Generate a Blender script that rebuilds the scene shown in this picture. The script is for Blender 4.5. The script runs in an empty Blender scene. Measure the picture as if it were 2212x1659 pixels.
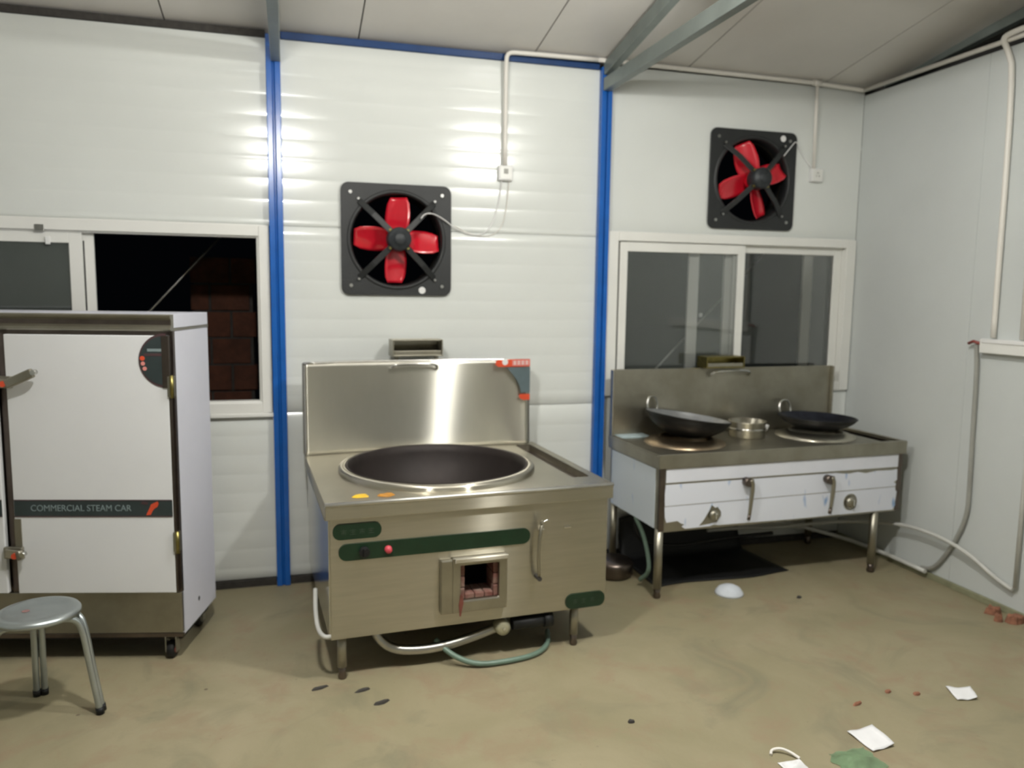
import bpy, math, random
from mathutils import Vector, Matrix, noise
from mathutils.geometry import tessellate_polygon
random.seed(4)
SC = bpy.context.scene
COL = SC.collection
PI = math.pi

# ------------------------------------------------------------------ camera
F_PX = 1686.3
yaw, pitch, roll = 0.2781, 0.1157, 0.0132
cy, sy, cp, sp = math.cos(yaw), math.sin(yaw), math.cos(pitch), math.sin(pitch)
fwd = Vector((sy*cp, cy*cp, -sp)); rgt = Vector((cy, -sy, 0)); upv = rgt.cross(fwd)
r2 = math.cos(roll)*rgt + math.sin(roll)*upv
u2 = -math.sin(roll)*rgt + math.cos(roll)*upv
cam = bpy.data.cameras.new('camera'); camo = bpy.data.objects.new('camera', cam); COL.objects.link(camo)
cam.sensor_width = 36.0; cam.lens = F_PX/2212*36.0
M4 = Matrix((( r2.x, u2.x, -fwd.x, 0), (r2.y, u2.y, -fwd.y, -4.5888), (r2.z, u2.z, -fwd.z, 1.7), (0, 0, 0, 1)))
camo.matrix_world = M4
cam.clip_start = 0.05
cam.dof.use_dof = True; cam.dof.focus_distance = 2.0; cam.dof.aperture_fstop = 2.8
SC.camera = camo
# ------------------------------------------------------------------ world, exposure
w = bpy.data.worlds.new('night'); SC.world = w; w.use_nodes = True
w.node_tree.nodes['Background'].inputs[0].default_value = (0.02, 0.025, 0.035, 1)
w.node_tree.nodes['Background'].inputs[1].default_value = 0.015
SC.view_settings.view_transform = 'Standard'; SC.view_settings.look = 'None'
SC.view_settings.exposure = 1.3; SC.view_settings.gamma = 1.0
SC.view_settings.use_curve_mapping = False
SC.cycles.use_denoising = True
SC.cycles.max_bounces = 10; SC.cycles.diffuse_bounces = 6
LAMPS = [(-0.06, -2.4, 2.83), (1.70, -2.4, 2.90)]
LAMP_W = 160.0
LAMP_COL = (1.0, 0.985, 0.93)
def lamp_light(i, p):
    l = bpy.data.lights.new('lamp_light', 'POINT'); l.energy = LAMP_W; l.shadow_soft_size = 0.06; l.color = LAMP_COL
    o = bpy.data.objects.new('lamp_light', l); o.location = p; COL.objects.link(o)
    return o

# ------------------------------------------------------------------ helpers
class MB:
    def __init__(s): s.v = []; s.f = []; s.sm = []
    def add(s, vs, fs, smooth=False):
        n = len(s.v); s.v += [tuple(v) for v in vs]
        for f in fs: s.f.append(tuple(i+n for i in f)); s.sm.append(smooth)
        return s
    def box(s, x0, x1, y0, y1, z0, z1):
        v = [(x0,y0,z0),(x1,y0,z0),(x1,y1,z0),(x0,y1,z0),(x0,y0,z1),(x1,y0,z1),(x1,y1,z1),(x0,y1,z1)]
        return s.add(v, [(0,3,2,1),(4,5,6,7),(0,1,5,4),(1,2,6,5),(2,3,7,6),(3,0,4,7)])
    def bar(s, a, b, wx, wz, up=(0,0,1)):
        a = Vector(a); b = Vector(b); d = (b-a).normalized(); u = Vector(up)
        r = d.cross(u).normalized(); u = r.cross(d)
        vs = []
        for p in (a, b):
            for i, j in ((-1,-1),(1,-1),(1,1),(-1,1)): vs.append(p + r*i*wx/2 + u*j*wz/2)
        return s.add(vs, [(0,1,2,3),(7,6,5,4),(0,4,5,1),(1,5,6,2),(2,6,7,3),(3,7,4,0)])
    def tube(s, pts, r, n=12, caps=True, smooth_path=0, r_end=None):
        P = [Vector(p) for p in pts]
        for _ in range(smooth_path):
            Q = [P[0]]
            for i in range(len(P)-1):
                Q += [P[i].lerp(P[i+1], .25), P[i].lerp(P[i+1], .75)]
            P = Q + [P[-1]]
        t0 = (P[1]-P[0]).normalized()
        ref = Vector((0,0,1)) if abs(t0.z) < .9 else Vector((1,0,0))
        u = t0.cross(ref).normalized()
        vs = []; m = len(P)
        for i, p in enumerate(P):
            t = (P[min(i+1, m-1)]-P[max(i-1, 0)]).normalized()
            u = (u - t*u.dot(t)).normalized(); w_ = t.cross(u)
            rr = r if r_end is None else r + (r_end-r)*i/(m-1)
            for k in range(n):
                a = 2*PI*k/n; vs.append(p + (u*math.cos(a)+w_*math.sin(a))*rr)
        fs = [(i*n+k, i*n+(k+1) % n, (i+1)*n+(k+1) % n, (i+1)*n+k) for i in range(m-1) for k in range(n)]
        s.add(vs, fs, True)
        if caps:
            s.add(vs[:n], [tuple(range(n))[::-1]]); s.add(vs[-n:], [tuple(range(n))])
        return s
    def lathe(s, prof, c=(0,0,0), axis='z', n=40, mat=None, smooth=True, arc=2*PI, a0=0):
        vs = []; full = arc > 6.28
        cols = n if full else n+1
        for k in range(cols):
            a = a0 + arc*k/n
            for r, h in prof:
                p = Vector((r*math.cos(a), r*math.sin(a), h))
                if axis == 'y': p = Vector((p.x, p.z, -p.y))
                if axis == 'x': p = Vector((p.z, p.x, p.y))
                if mat: p = mat @ p
                vs.append(p + Vector(c))
        m = len(prof); fs = []
        for k in range(n):
            k2 = (k+1) % cols
            for j in range(m-1): fs.append((k*m+j, k2*m+j, k2*m+j+1, k*m+j+1))
        return s.add(vs, fs, smooth)
    def cyl(s, c, r, h0, h1, axis='z', n=24, r1=None):
        r1 = r if r1 is None else r1
        s.lathe([(r, h0), (r1, h1)], c, axis, n)
        s.lathe([(0.0001, h0), (r, h0)], c, axis, n, smooth=False)
        s.lathe([(r1, h1), (0.0001, h1)], c, axis, n, smooth=False)
        return s
    def poly(s, loops, h0, h1, plane='xy', sides=True, smooth_side=False):
        """flat plate from outline + holes, extruded h0..h1. plane xy: h is z; xz: h is y; yz: h is x"""
        def P(p, h):
            if plane == 'xy': return (p[0], p[1], h)
            if plane == 'xz': return (p[0], h, p[1])
            return (h, p[0], p[1])
        flat = [p for l in loops for p in l]
        tris = tessellate_polygon([[Vector((p[0], p[1], 0)) for p in l] for l in loops])
        s.add([P(p, h0) for p in flat], [tuple(t) for t in tris])
        s.add([P(p, h1) for p in flat], [tuple(t)[::-1] for t in tris])
        if sides:
            for l in loops:
                n = len(l); vs = [P(p, h0) for p in l] + [P(p, h1) for p in l]
                s.add(vs, [(i, (i+1) % n, n+(i+1) % n, n+i) for i in range(n)], smooth_side)
        return s
    def grid(s, fn, nu, nv, smooth=True):
        vs = [fn(i/nu, j/nv) for j in range(nv+1) for i in range(nu+1)]
        fs = [(j*(nu+1)+i, j*(nu+1)+i+1, (j+1)*(nu+1)+i+1, (j+1)*(nu+1)+i) for j in range(nv) for i in range(nu)]
        return s.add(vs, fs, smooth)
    def xf(s, m):
        s.v = [tuple(m @ Vector(v)) for v in s.v]; return s
    def build(s, name, mat, parent=None, bevel=0, solid=0, loc=None):
        me = bpy.data.meshes.new(name); me.from_pydata(s.v, [], s.f)
        me.polygons.foreach_set('use_smooth', s.sm)
        me.materials.append(mat); me.update()
        o = bpy.data.objects.new(name, me); COL.objects.link(o)
        if parent is not None: o.parent = parent
        if loc: o.location = loc
        import bmesh
        bm = bmesh.new(); bm.from_mesh(me)
        bmesh.ops.remove_doubles(bm, verts=bm.verts, dist=1e-5)
        bmesh.ops.recalc_face_normals(bm, faces=bm.faces)
        bm.to_mesh(me); bm.free()
        if solid:
            m = o.modifiers.new('solid', 'SOLIDIFY'); m.thickness = solid; m.offset = 0
        if bevel:
            m = o.modifiers.new('bevel', 'BEVEL'); m.width = bevel; m.segments = 2; m.limit_method = 'ANGLE'; m.angle_limit = .7
            m.harden_normals = False
        return o
def rect(x0, x1, z0, z1): return [(x0, z0), (x1, z0), (x1, z1), (x0, z1)]
def circ(cx, cz, r, n=48): return [(cx+r*math.cos(2*PI*k/n), cz+r*math.sin(2*PI*k/n)) for k in range(n)]
def rrect(x0, x1, z0, z1, r, n=6):
    out = []
    for (cx, cz, a) in ((x1-r, z1-r, 0), (x0+r, z1-r, PI/2), (x0+r, z0+r, PI), (x1-r, z0+r, 1.5*PI)):
        for k in range(n+1): out.append((cx+r*math.cos(a+PI/2*k/n), cz+r*math.sin(a+PI/2*k/n)))
    return out
def tag(o, label=None, cat=None, group=None, kind=None):
    if label: o['label'] = label
    if cat: o['category'] = cat
    if group: o['group'] = group
    if kind: o['kind'] = kind
    return o
def thing(name, label, cat, loc=(0,0,0), rz=0, group=None, kind=None):
    o = bpy.data.objects.new(name, None); COL.objects.link(o); o.empty_display_size = .1
    o.location = loc; o.rotation_euler = (0, 0, rz)
    return tag(o, label, cat, group, kind)
def lab(o, label): o['label'] = label; return o
def text(name, body, size, mat, parent, loc, rot=(PI/2, 0, 0), align='CENTER', sx=1.0, label=None, ext=.0008):
    c = bpy.data.curves.new(name, 'FONT'); c.body = body; c.size = size; c.extrude = ext; c.align_x = align; c.align_y = 'CENTER'
    c.materials.append(mat)
    tmp = bpy.data.objects.new(name, c); me = bpy.data.meshes.new_from_object(tmp); bpy.data.objects.remove(tmp)
    o = bpy.data.objects.new(name, me); COL.objects.link(o); o.parent = parent; o.location = loc; o.rotation_euler = rot; o.scale = (sx, 1, 1)
    if label: o['label'] = label
    return o

# ------------------------------------------------------------------ materials
def mat(name, col, rough=.5, metal=0, spec=.5, var=0, vscale=4, rvar=0, coat=0, bump=0, bscale=40, aniso=0, stretch=(1,1,1), alpha=1, col2=None):
    m = bpy.data.materials.new(name); m.use_nodes = True; nt = m.node_tree; b = nt.nodes['Principled BSDF']
    b.inputs['Base Color'].default_value = (*col, 1); b.inputs['Roughness'].default_value = rough
    b.inputs['Metallic'].default_value = metal; b.inputs['Specular IOR Level'].default_value = spec
    b.inputs['Coat Weight'].default_value = coat; b.inputs['Coat Roughness'].default_value = .12
    b.inputs['Anisotropic'].default_value = aniso; b.inputs['Alpha'].default_value = alpha
    if var or rvar or bump:
        tc = nt.nodes.new('ShaderNodeTexCoord'); mp = nt.nodes.new('ShaderNodeMapping'); mp.inputs['Scale'].default_value = stretch
        nt.links.new(tc.outputs['Object'], mp.inputs[0])
        n = nt.nodes.new('ShaderNodeTexNoise'); n.inputs['Scale'].default_value = vscale; n.inputs['Detail'].default_value = 6
        n.inputs['Roughness'].default_value = .6
        nt.links.new(mp.outputs[0], n.inputs['Vector'])
        if var:
            mx = nt.nodes.new('ShaderNodeMix'); mx.data_type = 'RGBA'
            c2 = col2 if col2 else tuple(c*(1-var) for c in col)
            mx.inputs[6].default_value = (*col, 1); mx.inputs[7].default_value = (*c2, 1)
            rp = nt.nodes.new('ShaderNodeMapRange'); rp.inputs[1].default_value = .35; rp.inputs[2].default_value = .65
            nt.links.new(n.outputs['Fac'], rp.inputs[0]); nt.links.new(rp.outputs[0], mx.inputs[0])
            nt.links.new(mx.outputs[2], b.inputs['Base Color'])
        if rvar:
            rr = nt.nodes.new('ShaderNodeMapRange'); rr.inputs[3].default_value = rough-rvar; rr.inputs[4].default_value = rough+rvar
            nt.links.new(n.outputs['Fac'], rr.inputs[0]); nt.links.new(rr.outputs[0], b.inputs['Roughness'])
        if bump:
            n2 = nt.nodes.new('ShaderNodeTexNoise'); n2.inputs['Scale'].default_value = bscale; n2.inputs['Detail'].default_value = 4
            nt.links.new(mp.outputs[0], n2.inputs['Vector'])
            bp = nt.nodes.new('ShaderNodeBump'); bp.inputs['Strength'].default_value = bump; bp.inputs['Distance'].default_value = .01
            nt.links.new(n2.outputs['Fac'], bp.inputs['Height']); nt.links.new(bp.outputs[0], b.inputs['Normal'])
    if aniso:
        # brushed finish: add an anisotropic gloss lobe, smooth across the brushing, spread along it
        L_ = nt.links; N_ = nt.nodes
        g_ = N_.new('ShaderNodeBsdfAnisotropic'); g_.inputs['Roughness'].default_value = .25; g_.inputs['Anisotropy'].default_value = aniso
        tg = N_.new('ShaderNodeCombineXYZ'); tg.inputs[0].default_value = 1
        vt = N_.new('ShaderNodeVectorTransform'); vt.vector_type = 'VECTOR'; vt.convert_from = 'OBJECT'; vt.convert_to = 'WORLD'
        L_.new(tg.outputs[0], vt.inputs[0]); L_.new(vt.outputs[0], g_.inputs['Tangent'])
        b.inputs['Anisotropic'].default_value = 0
        if b.inputs['Base Color'].links: L_.new(b.inputs['Base Color'].links[0].from_socket, g_.inputs['Color'])
        else: g_.inputs['Color'].default_value = (*col, 1)
        mx_ = N_.new('ShaderNodeMixShader'); mx_.inputs[0].default_value = .62
        L_.new(b.outputs[0], mx_.inputs[1]); L_.new(g_.outputs[0], mx_.inputs[2]); L_.new(mx_.outputs[0], N_['Material Output'].inputs[0])
    return m
m_wall = mat('wall_paint', (.74,.765,.745), .22, var=.04, vscale=1.3, coat=.6, spec=.5, bump=.02, bscale=3)
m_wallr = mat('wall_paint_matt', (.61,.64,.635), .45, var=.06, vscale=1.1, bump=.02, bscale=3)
m_ceil = mat('ceiling_sheet', (.68,.655,.62), .4, var=.12, vscale=.8, bump=.02, bscale=4)
m_blue = mat('blue_paint', (.006,.12,.50), .25, var=.15, vscale=6, spec=.6)
m_beam = mat('grey_green_steel', (.24,.275,.26), .45, metal=.3, var=.2, vscale=5)
m_pvc = mat('white_pvc', (.80,.80,.77), .35, var=.04, vscale=3)
m_conduit = mat('cream_conduit', (.78,.75,.70), .4, var=.05, vscale=5)
m_steel = mat('brushed_steel', (.59,.56,.475), .38, metal=1, var=.10, vscale=3, stretch=(1,1,14), aniso=.78)
m_steel2 = mat('dull_steel', (.42,.40,.335), .42, metal=1, var=.2, vscale=4, rvar=.08, col2=(.33,.31,.25))
m_splash = mat('splash_steel', (.62,.605,.54), .36, metal=1, var=.06, vscale=2.5, aniso=.82, stretch=(3,1,1))
m_polish = mat('polished_steel', (.72,.72,.69), .16, metal=1, var=.08, vscale=5)
m_steeldark = mat('brown_steel', (.20,.165,.145), .35, metal=1, var=.3, vscale=6)
m_iron = mat('cast_iron', (.020,.020,.021), .42, metal=.4, var=.4, vscale=9, bump=.15, bscale=30)
m_rust = mat('wok_iron', (.034,.026,.024), .55, metal=.4, var=.35, vscale=4, bump=.1, bscale=25)
m_wokin = mat('worn_wok_steel', (.36,.37,.38), .32, metal=.5, var=.35, vscale=6)
m_wokblue = mat('blued_wok_steel', (.055,.06,.085), .35, metal=.8, var=.5, vscale=7)
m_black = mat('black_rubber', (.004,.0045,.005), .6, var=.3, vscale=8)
m_blackpaint = mat('black_powder_coat', (.020,.022,.023), .48, var=.2, vscale=10, bump=.15, bscale=120)
m_motor = mat('motor_grey', (.03,.035,.04), .5, var=.3, vscale=15)
m_red = mat('red_enamel', (.68,.012,.03), .2, var=.1, vscale=5, coat=.8)
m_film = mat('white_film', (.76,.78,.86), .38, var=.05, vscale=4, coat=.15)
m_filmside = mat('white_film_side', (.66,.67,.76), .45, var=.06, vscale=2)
m_white = mat('white_plastic', (.80,.80,.80), .4, var=.03, vscale=5)
m_door = mat('steamer_door_film', (.74,.75,.77), .4, var=.03, vscale=2.5)
m_green = mat('green_label', (.007,.030,.013), .35, var=.25, vscale=12)
m_ltgreen = mat('label_print_pale', (.045,.07,.045), .5, var=.2, vscale=40)
m_dkgrey = mat('charcoal_label', (.035,.05,.052), .4, var=.25, vscale=8)
m_maroon = mat('maroon_border', (.085,.045,.05), .4, var=.2, vscale=8)
m_labeltext = mat('label_print_grey', (.22,.28,.29), .5, var=.15, vscale=30)
m_orange = mat('red_orange_print', (.75,.09,.035), .4, var=.15, vscale=10)
m_pink = mat('pale_red_print', (.75,.28,.25), .45, var=.15, vscale=12)
m_slate = mat('slate_label', (.12,.165,.18), .4, var=.2, vscale=8)
m_yellow = mat('yellow_scrap', (.80,.50,.02), .5, var=.25, vscale=30)
m_amber = mat('amber_scrap', (.50,.22,.02), .5, var=.3, vscale=30)
m_alu = mat('aluminium_stool', (.50,.55,.56), .33, metal=.85, var=.15, vscale=6)
m_brick = mat('outside_brick', (.10,.032,.014), .85, var=.45, vscale=9, bump=.4, bscale=40)
m_firebrick = mat('fire_brick', (.17,.05,.04), .8, var=.5, vscale=14, bump=.4, bscale=50, col2=(.28,.2,.16))
m_paper = mat('white_paper', (.78,.78,.80), .7, var=.05, vscale=10)
m_foam = mat('pale_foam', (.62,.66,.72), .8, var=.1, vscale=20)
m_greenbag = mat('green_plastic_film', (.28,.46,.26), .25, var=.35, vscale=14, alpha=.42)
m_rubble = mat('rubble_brick', (.34,.15,.09), .9, var=.5, vscale=30, bump=.5, bscale=60)
m_dirt = mat('dark_scrap', (.05,.045,.04), .8, var=.4, vscale=30)
m_hose = mat('pale_hose', (.60,.60,.57), .35, var=.1, vscale=10)
m_hosegrey = mat('grey_hose', (.36,.36,.33), .45, var=.15, vscale=10)
m_hosegreen = mat('green_grey_hose', (.16,.24,.19), .35, var=.2, vscale=12)
m_alupipe = mat('corrugated_metal_hose', (.55,.54,.50), .3, metal=1, var=.15, vscale=12)
m_outside = mat('outside_ground', (.03,.03,.028), .9, var=.3, vscale=3)
m_brass = mat('brass_olive', (.33,.28,.10), .35, metal=1, var=.3, vscale=15)
m_bolt = mat('zinc_bolt', (.45,.45,.43), .35, metal=1, var=.2, vscale=50)
m_caster = mat('caster_red', (.28,.06,.05), .5, var=.3, vscale=20)
m_ember = mat('firebox_black', (.01,.011,.011), .9, var=.3, vscale=10)

def floor_mat():
    m = bpy.data.materials.new('concrete_floor'); m.use_nodes = True; nt = m.node_tree; N = nt.nodes; L = nt.links
    b = N['Principled BSDF']; b.inputs['Roughness'].default_value = .55; b.inputs['Specular IOR Level'].default_value = .35
    tc = N.new('ShaderNodeTexCoord')
    def ns(sc, det=5, rough=.55, dist=0):
        n = N.new('ShaderNodeTexNoise'); n.inputs['Scale'].default_value = sc; n.inputs['Detail'].default_value = det
        n.inputs['Roughness'].default_value = rough; n.inputs['Distortion'].default_value = dist
        L.new(tc.outputs['Object'], n.inputs['Vector']); return n
    def mp(n, a, c):
        r = N.new('ShaderNodeMapRange'); r.inputs[1].default_value = a; r.inputs[2].default_value = c; L.new(n.outputs['Fac'], r.inputs[0]); return r
    def mix(fac, ca, cb):
        x = N.new('ShaderNodeMix'); x.data_type = 'RGBA'; L.new(fac, x.inputs[0])
        for s, c in ((6, ca), (7, cb)):
            if isinstance(c, tuple): x.inputs[s].default_value = (*c, 1)
            else: L.new(c, x.inputs[s])
        return x.outputs[2]
    a = mix(mp(ns(1.3, 6, .6, .8), .35, .65).outputs[0], (.31,.27,.175), (.25,.222,.135))
    a = mix(mp(ns(4.5, 6, .65, .5), .50, .75).outputs[0], a, (.27,.20,.13))
    a = mix(mp(ns(2.2, 6, .6, 1.2), .54, .75).outputs[0], a, (.20,.185,.12))
    a = mix(mp(ns(26, 4, .7), .66, .80).outputs[0], a, (.15,.125,.085))
    v = N.new('ShaderNodeTexVoronoi'); v.inputs['Scale'].default_value = 5.5; L.new(tc.outputs['Object'], v.inputs['Vector'])
    sp_ = N.new('ShaderNodeMapRange'); sp_.inputs[1].default_value = .055; sp_.inputs[2].default_value = .03; L.new(v.outputs['Distance'], sp_.inputs[0])
    mu = N.new('ShaderNodeMath'); mu.operation = 'MULTIPLY'; L.new(sp_.outputs[0], mu.inputs[0]); L.new(mp(ns(2.7, 2), .52, .6).outputs[0], mu.inputs[1])
    a = mix(mu.outputs[0], a, (.12,.09,.06))
    L.new(a, b.inputs['Base Color'])
    bp = N.new('ShaderNodeBump'); bp.inputs['Strength'].default_value = .25; bp.inputs['Distance'].default_value = .01
    L.new(ns(14, 6).outputs['Fac'], bp.inputs['Height']); L.new(bp.outputs[0], b.inputs['Normal'])
    return m
m_floor = floor_mat()

def film_blue_mat(name, base):
    """white protective film printed with faint blue strokes"""
    m = mat(name, base, .38, coat=.15); nt = m.node_tree; N = nt.nodes; L = nt.links; b = N['Principled BSDF']
    tc = N.new('ShaderNodeTexCoord'); mp = N.new('ShaderNodeMapping'); mp.inputs['Rotation'].default_value = (0, .5, 0); mp.inputs['Scale'].default_value = (9, 9, 3.0)
    n = N.new('ShaderNodeTexNoise'); n.inputs['Scale'].default_value = 1.6; n.inputs['Detail'].default_value = 2
    r = N.new('ShaderNodeMapRange'); r.inputs[1].default_value = .66; r.inputs[2].default_value = .74
    x = N.new('ShaderNodeMix'); x.data_type = 'RGBA'; x.inputs[6].default_value = (*base, 1); x.inputs[7].default_value = (.28,.42,.66,1)
    L.new(tc.outputs['Object'], mp.inputs[0]); L.new(mp.outputs[0], n.inputs['Vector']); L.new(n.outputs['Fac'], r.inputs[0])
    L.new(r.outputs[0], x.inputs[0]); L.new(x.outputs[2], b.inputs['Base Color'])
    return m
m_filmblue = film_blue_mat('printed_film', (.74,.77,.86))
def glass_mat(name, tint, film):
    m = bpy.data.materials.new(name); m.use_nodes = True; nt = m.node_tree; N = nt.nodes; L = nt.links
    N.remove(N['Principled BSDF']); out = N['Material Output']
    tr = N.new('ShaderNodeBsdfTransparent'); tr.inputs[0].default_value = (*tint, 1)
    gl = N.new('ShaderNodeBsdfGlossy'); gl.inputs['Roughness'].default_value = .03
    df = N.new('ShaderNodeBsdfDiffuse'); df.inputs[0].default_value = (.30,.34,.32,1)
    fr = N.new('ShaderNodeFresnel'); fr.inputs[0].default_value = 1.6
    m1 = N.new('ShaderNodeMixShader'); m2 = N.new('ShaderNodeMixShader')
    tc = N.new('ShaderNodeTexCoord'); n = N.new('ShaderNodeTexNoise'); n.inputs['Scale'].default_value = 3
    r = N.new('ShaderNodeMapRange'); r.inputs[3].default_value = film*.8; r.inputs[4].default_value = film*1.2
    L.new(tc.outputs['Object'], n.inputs['Vector']); L.new(n.outputs['Fac'], r.inputs[0]); L.new(r.outputs[0], m1.inputs[0])
    L.new(tr.outputs[0], m1.inputs[1]); L.new(df.outputs[0], m1.inputs[2])
    L.new(fr.outputs[0], m2.inputs[0]); L.new(m1.outputs[0], m2.inputs[1]); L.new(gl.outputs[0], m2.inputs[2])
    L.new(m2.outputs[0], out.inputs[0])
    return m
m_glass = glass_mat('window_glass', (.985,.99,.985), .045)
m_screen = glass_mat('dusty_glass', (.98,.985,.98), .13)
m_bulb = bpy.data.materials.new('lit_bulb'); m_bulb.use_nodes = True
_b = m_bulb.node_tree.nodes['Principled BSDF']; _b.inputs['Emission Color'].default_value = (1,.98,.92,1); _b.inputs['Emission Strength'].default_value = 20

# ------------------------------------------------------------------ room shell
TH = .075
XL, XR, YB, ZW = -3.9, 3.75, -7.4, 3.05
def ceil_z(y): return 3.10 + .17*(-y) if y > -3.7 else 3.10 + .17*3.7 - .17*(-y-3.7)
f = MB().box(XL-.3, XR+.3, YB-.2, .12, -.12, 0).build('floor', m_floor)
tag(f, 'stained tan bare concrete floor of the kitchen', 'floor', kind='structure')
g = MB().box(-6, 8, .12, 8, -.2, -.05).build('ground_outside', m_outside); tag(g, 'dark ground outside beyond the windows', 'ground', kind='structure')

# wall panels: horizontal sandwich panels with shallow beads, cut round windows and fan openings
def wall_panel(parent, x0, x1, z0, z1, mt, rib=.11, hole=None, depth=.0013, y=0.0, name='panel'):
    zs = [z0, z0+.006]
    k = math.ceil((z0+.03)/rib) if rib else 0
    prof = [(z0, .006), (z0+.006, 0)]
    if rib:
        z = k*rib
        while z < z1-.03:
            for dz, q in ((-.018,0), (-.009,.45), (0,1), (.009,.45), (.018,0)): prof.append((z+dz, depth*q))
            z += rib
    prof += [(z1-.006, 0), (z1, .006)]
    if hole:
        hx0, hx1, hz0, hz1 = hole
        for hz in (hz0, hz1):
            if z0 < hz < z1: prof.append((hz, None))
        prof.sort(key=lambda t: t[0])
        for i, (z, d) in enumerate(prof):
            if d is None: prof[i] = (z, 0)
    xs = [x0, x1] if not hole else [x0, hole[0], hole[1], x1]
    m = MB()
    def inh(xa, xb, za, zb):
        if not hole: return False
        return (xa+xb)/2 > hole[0] and (xa+xb)/2 < hole[1] and (za+zb)/2 > hole[2] and (za+zb)/2 < hole[3]
    for i in range(len(xs)-1):
        for j in range(len(prof)-1):
            za, da = prof[j]; zb, db = prof[j+1]
            if zb-za < 1e-6 or inh(xs[i], xs[i+1], za, zb): continue
            m.add([(xs[i], y+da, za), (xs[i+1], y+da, za), (xs[i+1], y+db, zb), (xs[i], y+db, zb)], [(0,1,2,3)], True)
            m.add([(xs[i], y+TH, za), (xs[i+1], y+TH, za), (xs[i+1], y+TH, zb), (xs[i], y+TH, zb)], [(3,2,1,0)])
    m.box(x0-.0, x0+.002, y+.007, y+TH, z0, z1); m.box(x1-.002, x1, y+.007, y+TH, z0, z1)
    if hole:
        a, b2, c, d = hole[0], hole[1], max(hole[2], z0), min(hole[3], z1)
        m.box(a-.003, a, y+.006, y+TH, c, d); m.box(b2, b2+.003, y+.006, y+TH, c, d)
        if hole[2] > z0: m.box(a, b2, y+.006, y+TH, c-.003, c)
        if hole[3] < z1: m.box(a, b2, y+.006, y+TH, d, d+.003)
    return m.build(name, mt, parent)
wb = thing('wall_back', 'white ribbed sandwich panel wall behind the stoves', 'wall', kind='structure')
PX1, PX2 = -.06, 1.875      # post centres
rows = [(.04, 1.01), (1.01, 2.055), (2.055, 3.05)]
FAN1 = (.605, 1.995); FAN2 = (2.915, 2.45); FH = .262
for bx0, bx1 in ((XL, -1.93), (-1.93, PX1), (PX1, PX2), (PX2, XR)):
    for (z0, z1) in rows:
        if bx0 == PX2: z0, z1 = {.04: (.04, 1.062), 1.01: (1.01, 2.055), 2.055: (2.055, 3.085)}[z0]
        if bx0 == -1.93 and z0 > 1 and z0 < 2: continue                     # window_1 fills this row
        if bx0 == PX2 and z0 > 1 and z0 < 2: continue                       # window_2
        hole = None
        if bx0 == PX1 and z0 > 1: hole = (FAN1[0]-FH, FAN1[0]+FH, FAN1[1]-FH, FAN1[1]+FH)
        if bx0 == PX2 and z0 > 2: hole = (FAN2[0]-FH, FAN2[0]+FH, FAN2[1]-FH, FAN2[1]+FH)
        wall_panel(wb, bx0+.001, bx1-.001, z0+.0008, z1-.0008, m_wall, rib=.11 if bx0 < PX2 else 0, hole=hole)
wr = thing('wall_right', 'pale grey panel wall on the right side', 'wall', kind='structure')
ys = [0, -.99, -1.98, -2.97, -3.96, -4.95, -5.94, YB]
for i in range(len(ys)-1):
    m = MB(); y0, y1 = ys[i]-.001, ys[i+1]+.001
    m.poly([[(y1, .03), (y0, .03), (y0, ZW), (y1, ZW)]], XR, XR+TH, plane='yz')
    m.build('panel', m_wallr, wr, bevel=.003)
wl = thing('wall_left', 'pale panel wall on the left side', 'wall', kind='structure')
for i in range(len(ys)-1):
    MB().poly([[(ys[i+1]+.001, .0), (ys[i]-.001, .0), (ys[i]-.001, min(ceil_z(ys[i]), 3.8)), (ys[i+1]+.001, ceil_z(ys[i+1]))]], XL-TH, XL, plane='yz').build('panel', m_wallr, wl)
wq = thing('wall_rear', 'pale panel wall at the rear of the room', 'wall', kind='structure')
x = XL
while x < XR-.01:
    x2 = min(x+.956, XR); MB().box(x+.001, x2-.001, YB-TH, YB, 0, 3.1).build('panel', m_wallr, wq); x = x2
# ceiling of 1 m sheets, ridge at y=-3.7
ce = thing('ceiling', 'grey pitched sheet metal ceiling with long seams', 'ceiling', kind='structure')
seams = [XL-.05, -2.6, -1.6, -.6, .40, 1.415, 2.41, 3.42, 4.4]
for i in range(len(seams)-1):
    a, b = seams[i]+.004, seams[i+1]-.004
    m = MB()
    for (ya, yb) in ((.12, -3.7), (-3.7, YB-.1)):
        za, zb = ceil_z(ya), ceil_z(yb)
        m.add([(a,ya,za),(b,ya,za),(b,yb,zb),(a,yb,zb),(a,ya,za+.05),(b,ya,za+.05),(b,yb,zb+.05),(a,yb,zb+.05)],
              [(0,3,2,1),(4,5,6,7),(0,1,5,4),(1,2,6,5),(2,3,7,6),(3,0,4,7)])
    m.build('ceiling_panel', m_ceil, ce)
m = MB()
for s_ in seams[1:-1]:
    for (ya, yb) in ((.12, -3.7), (-3.7, YB-.1)):
        za, zb = ceil_z(ya)+.012, ceil_z(yb)+.012
        m.add([(s_-.01,ya,za),(s_+.01,ya,za),(s_+.01,yb,zb),(s_-.01,yb,zb)], [(0,1,2,3)])
m.build('seam_strip', m_dirt, ce)
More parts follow.
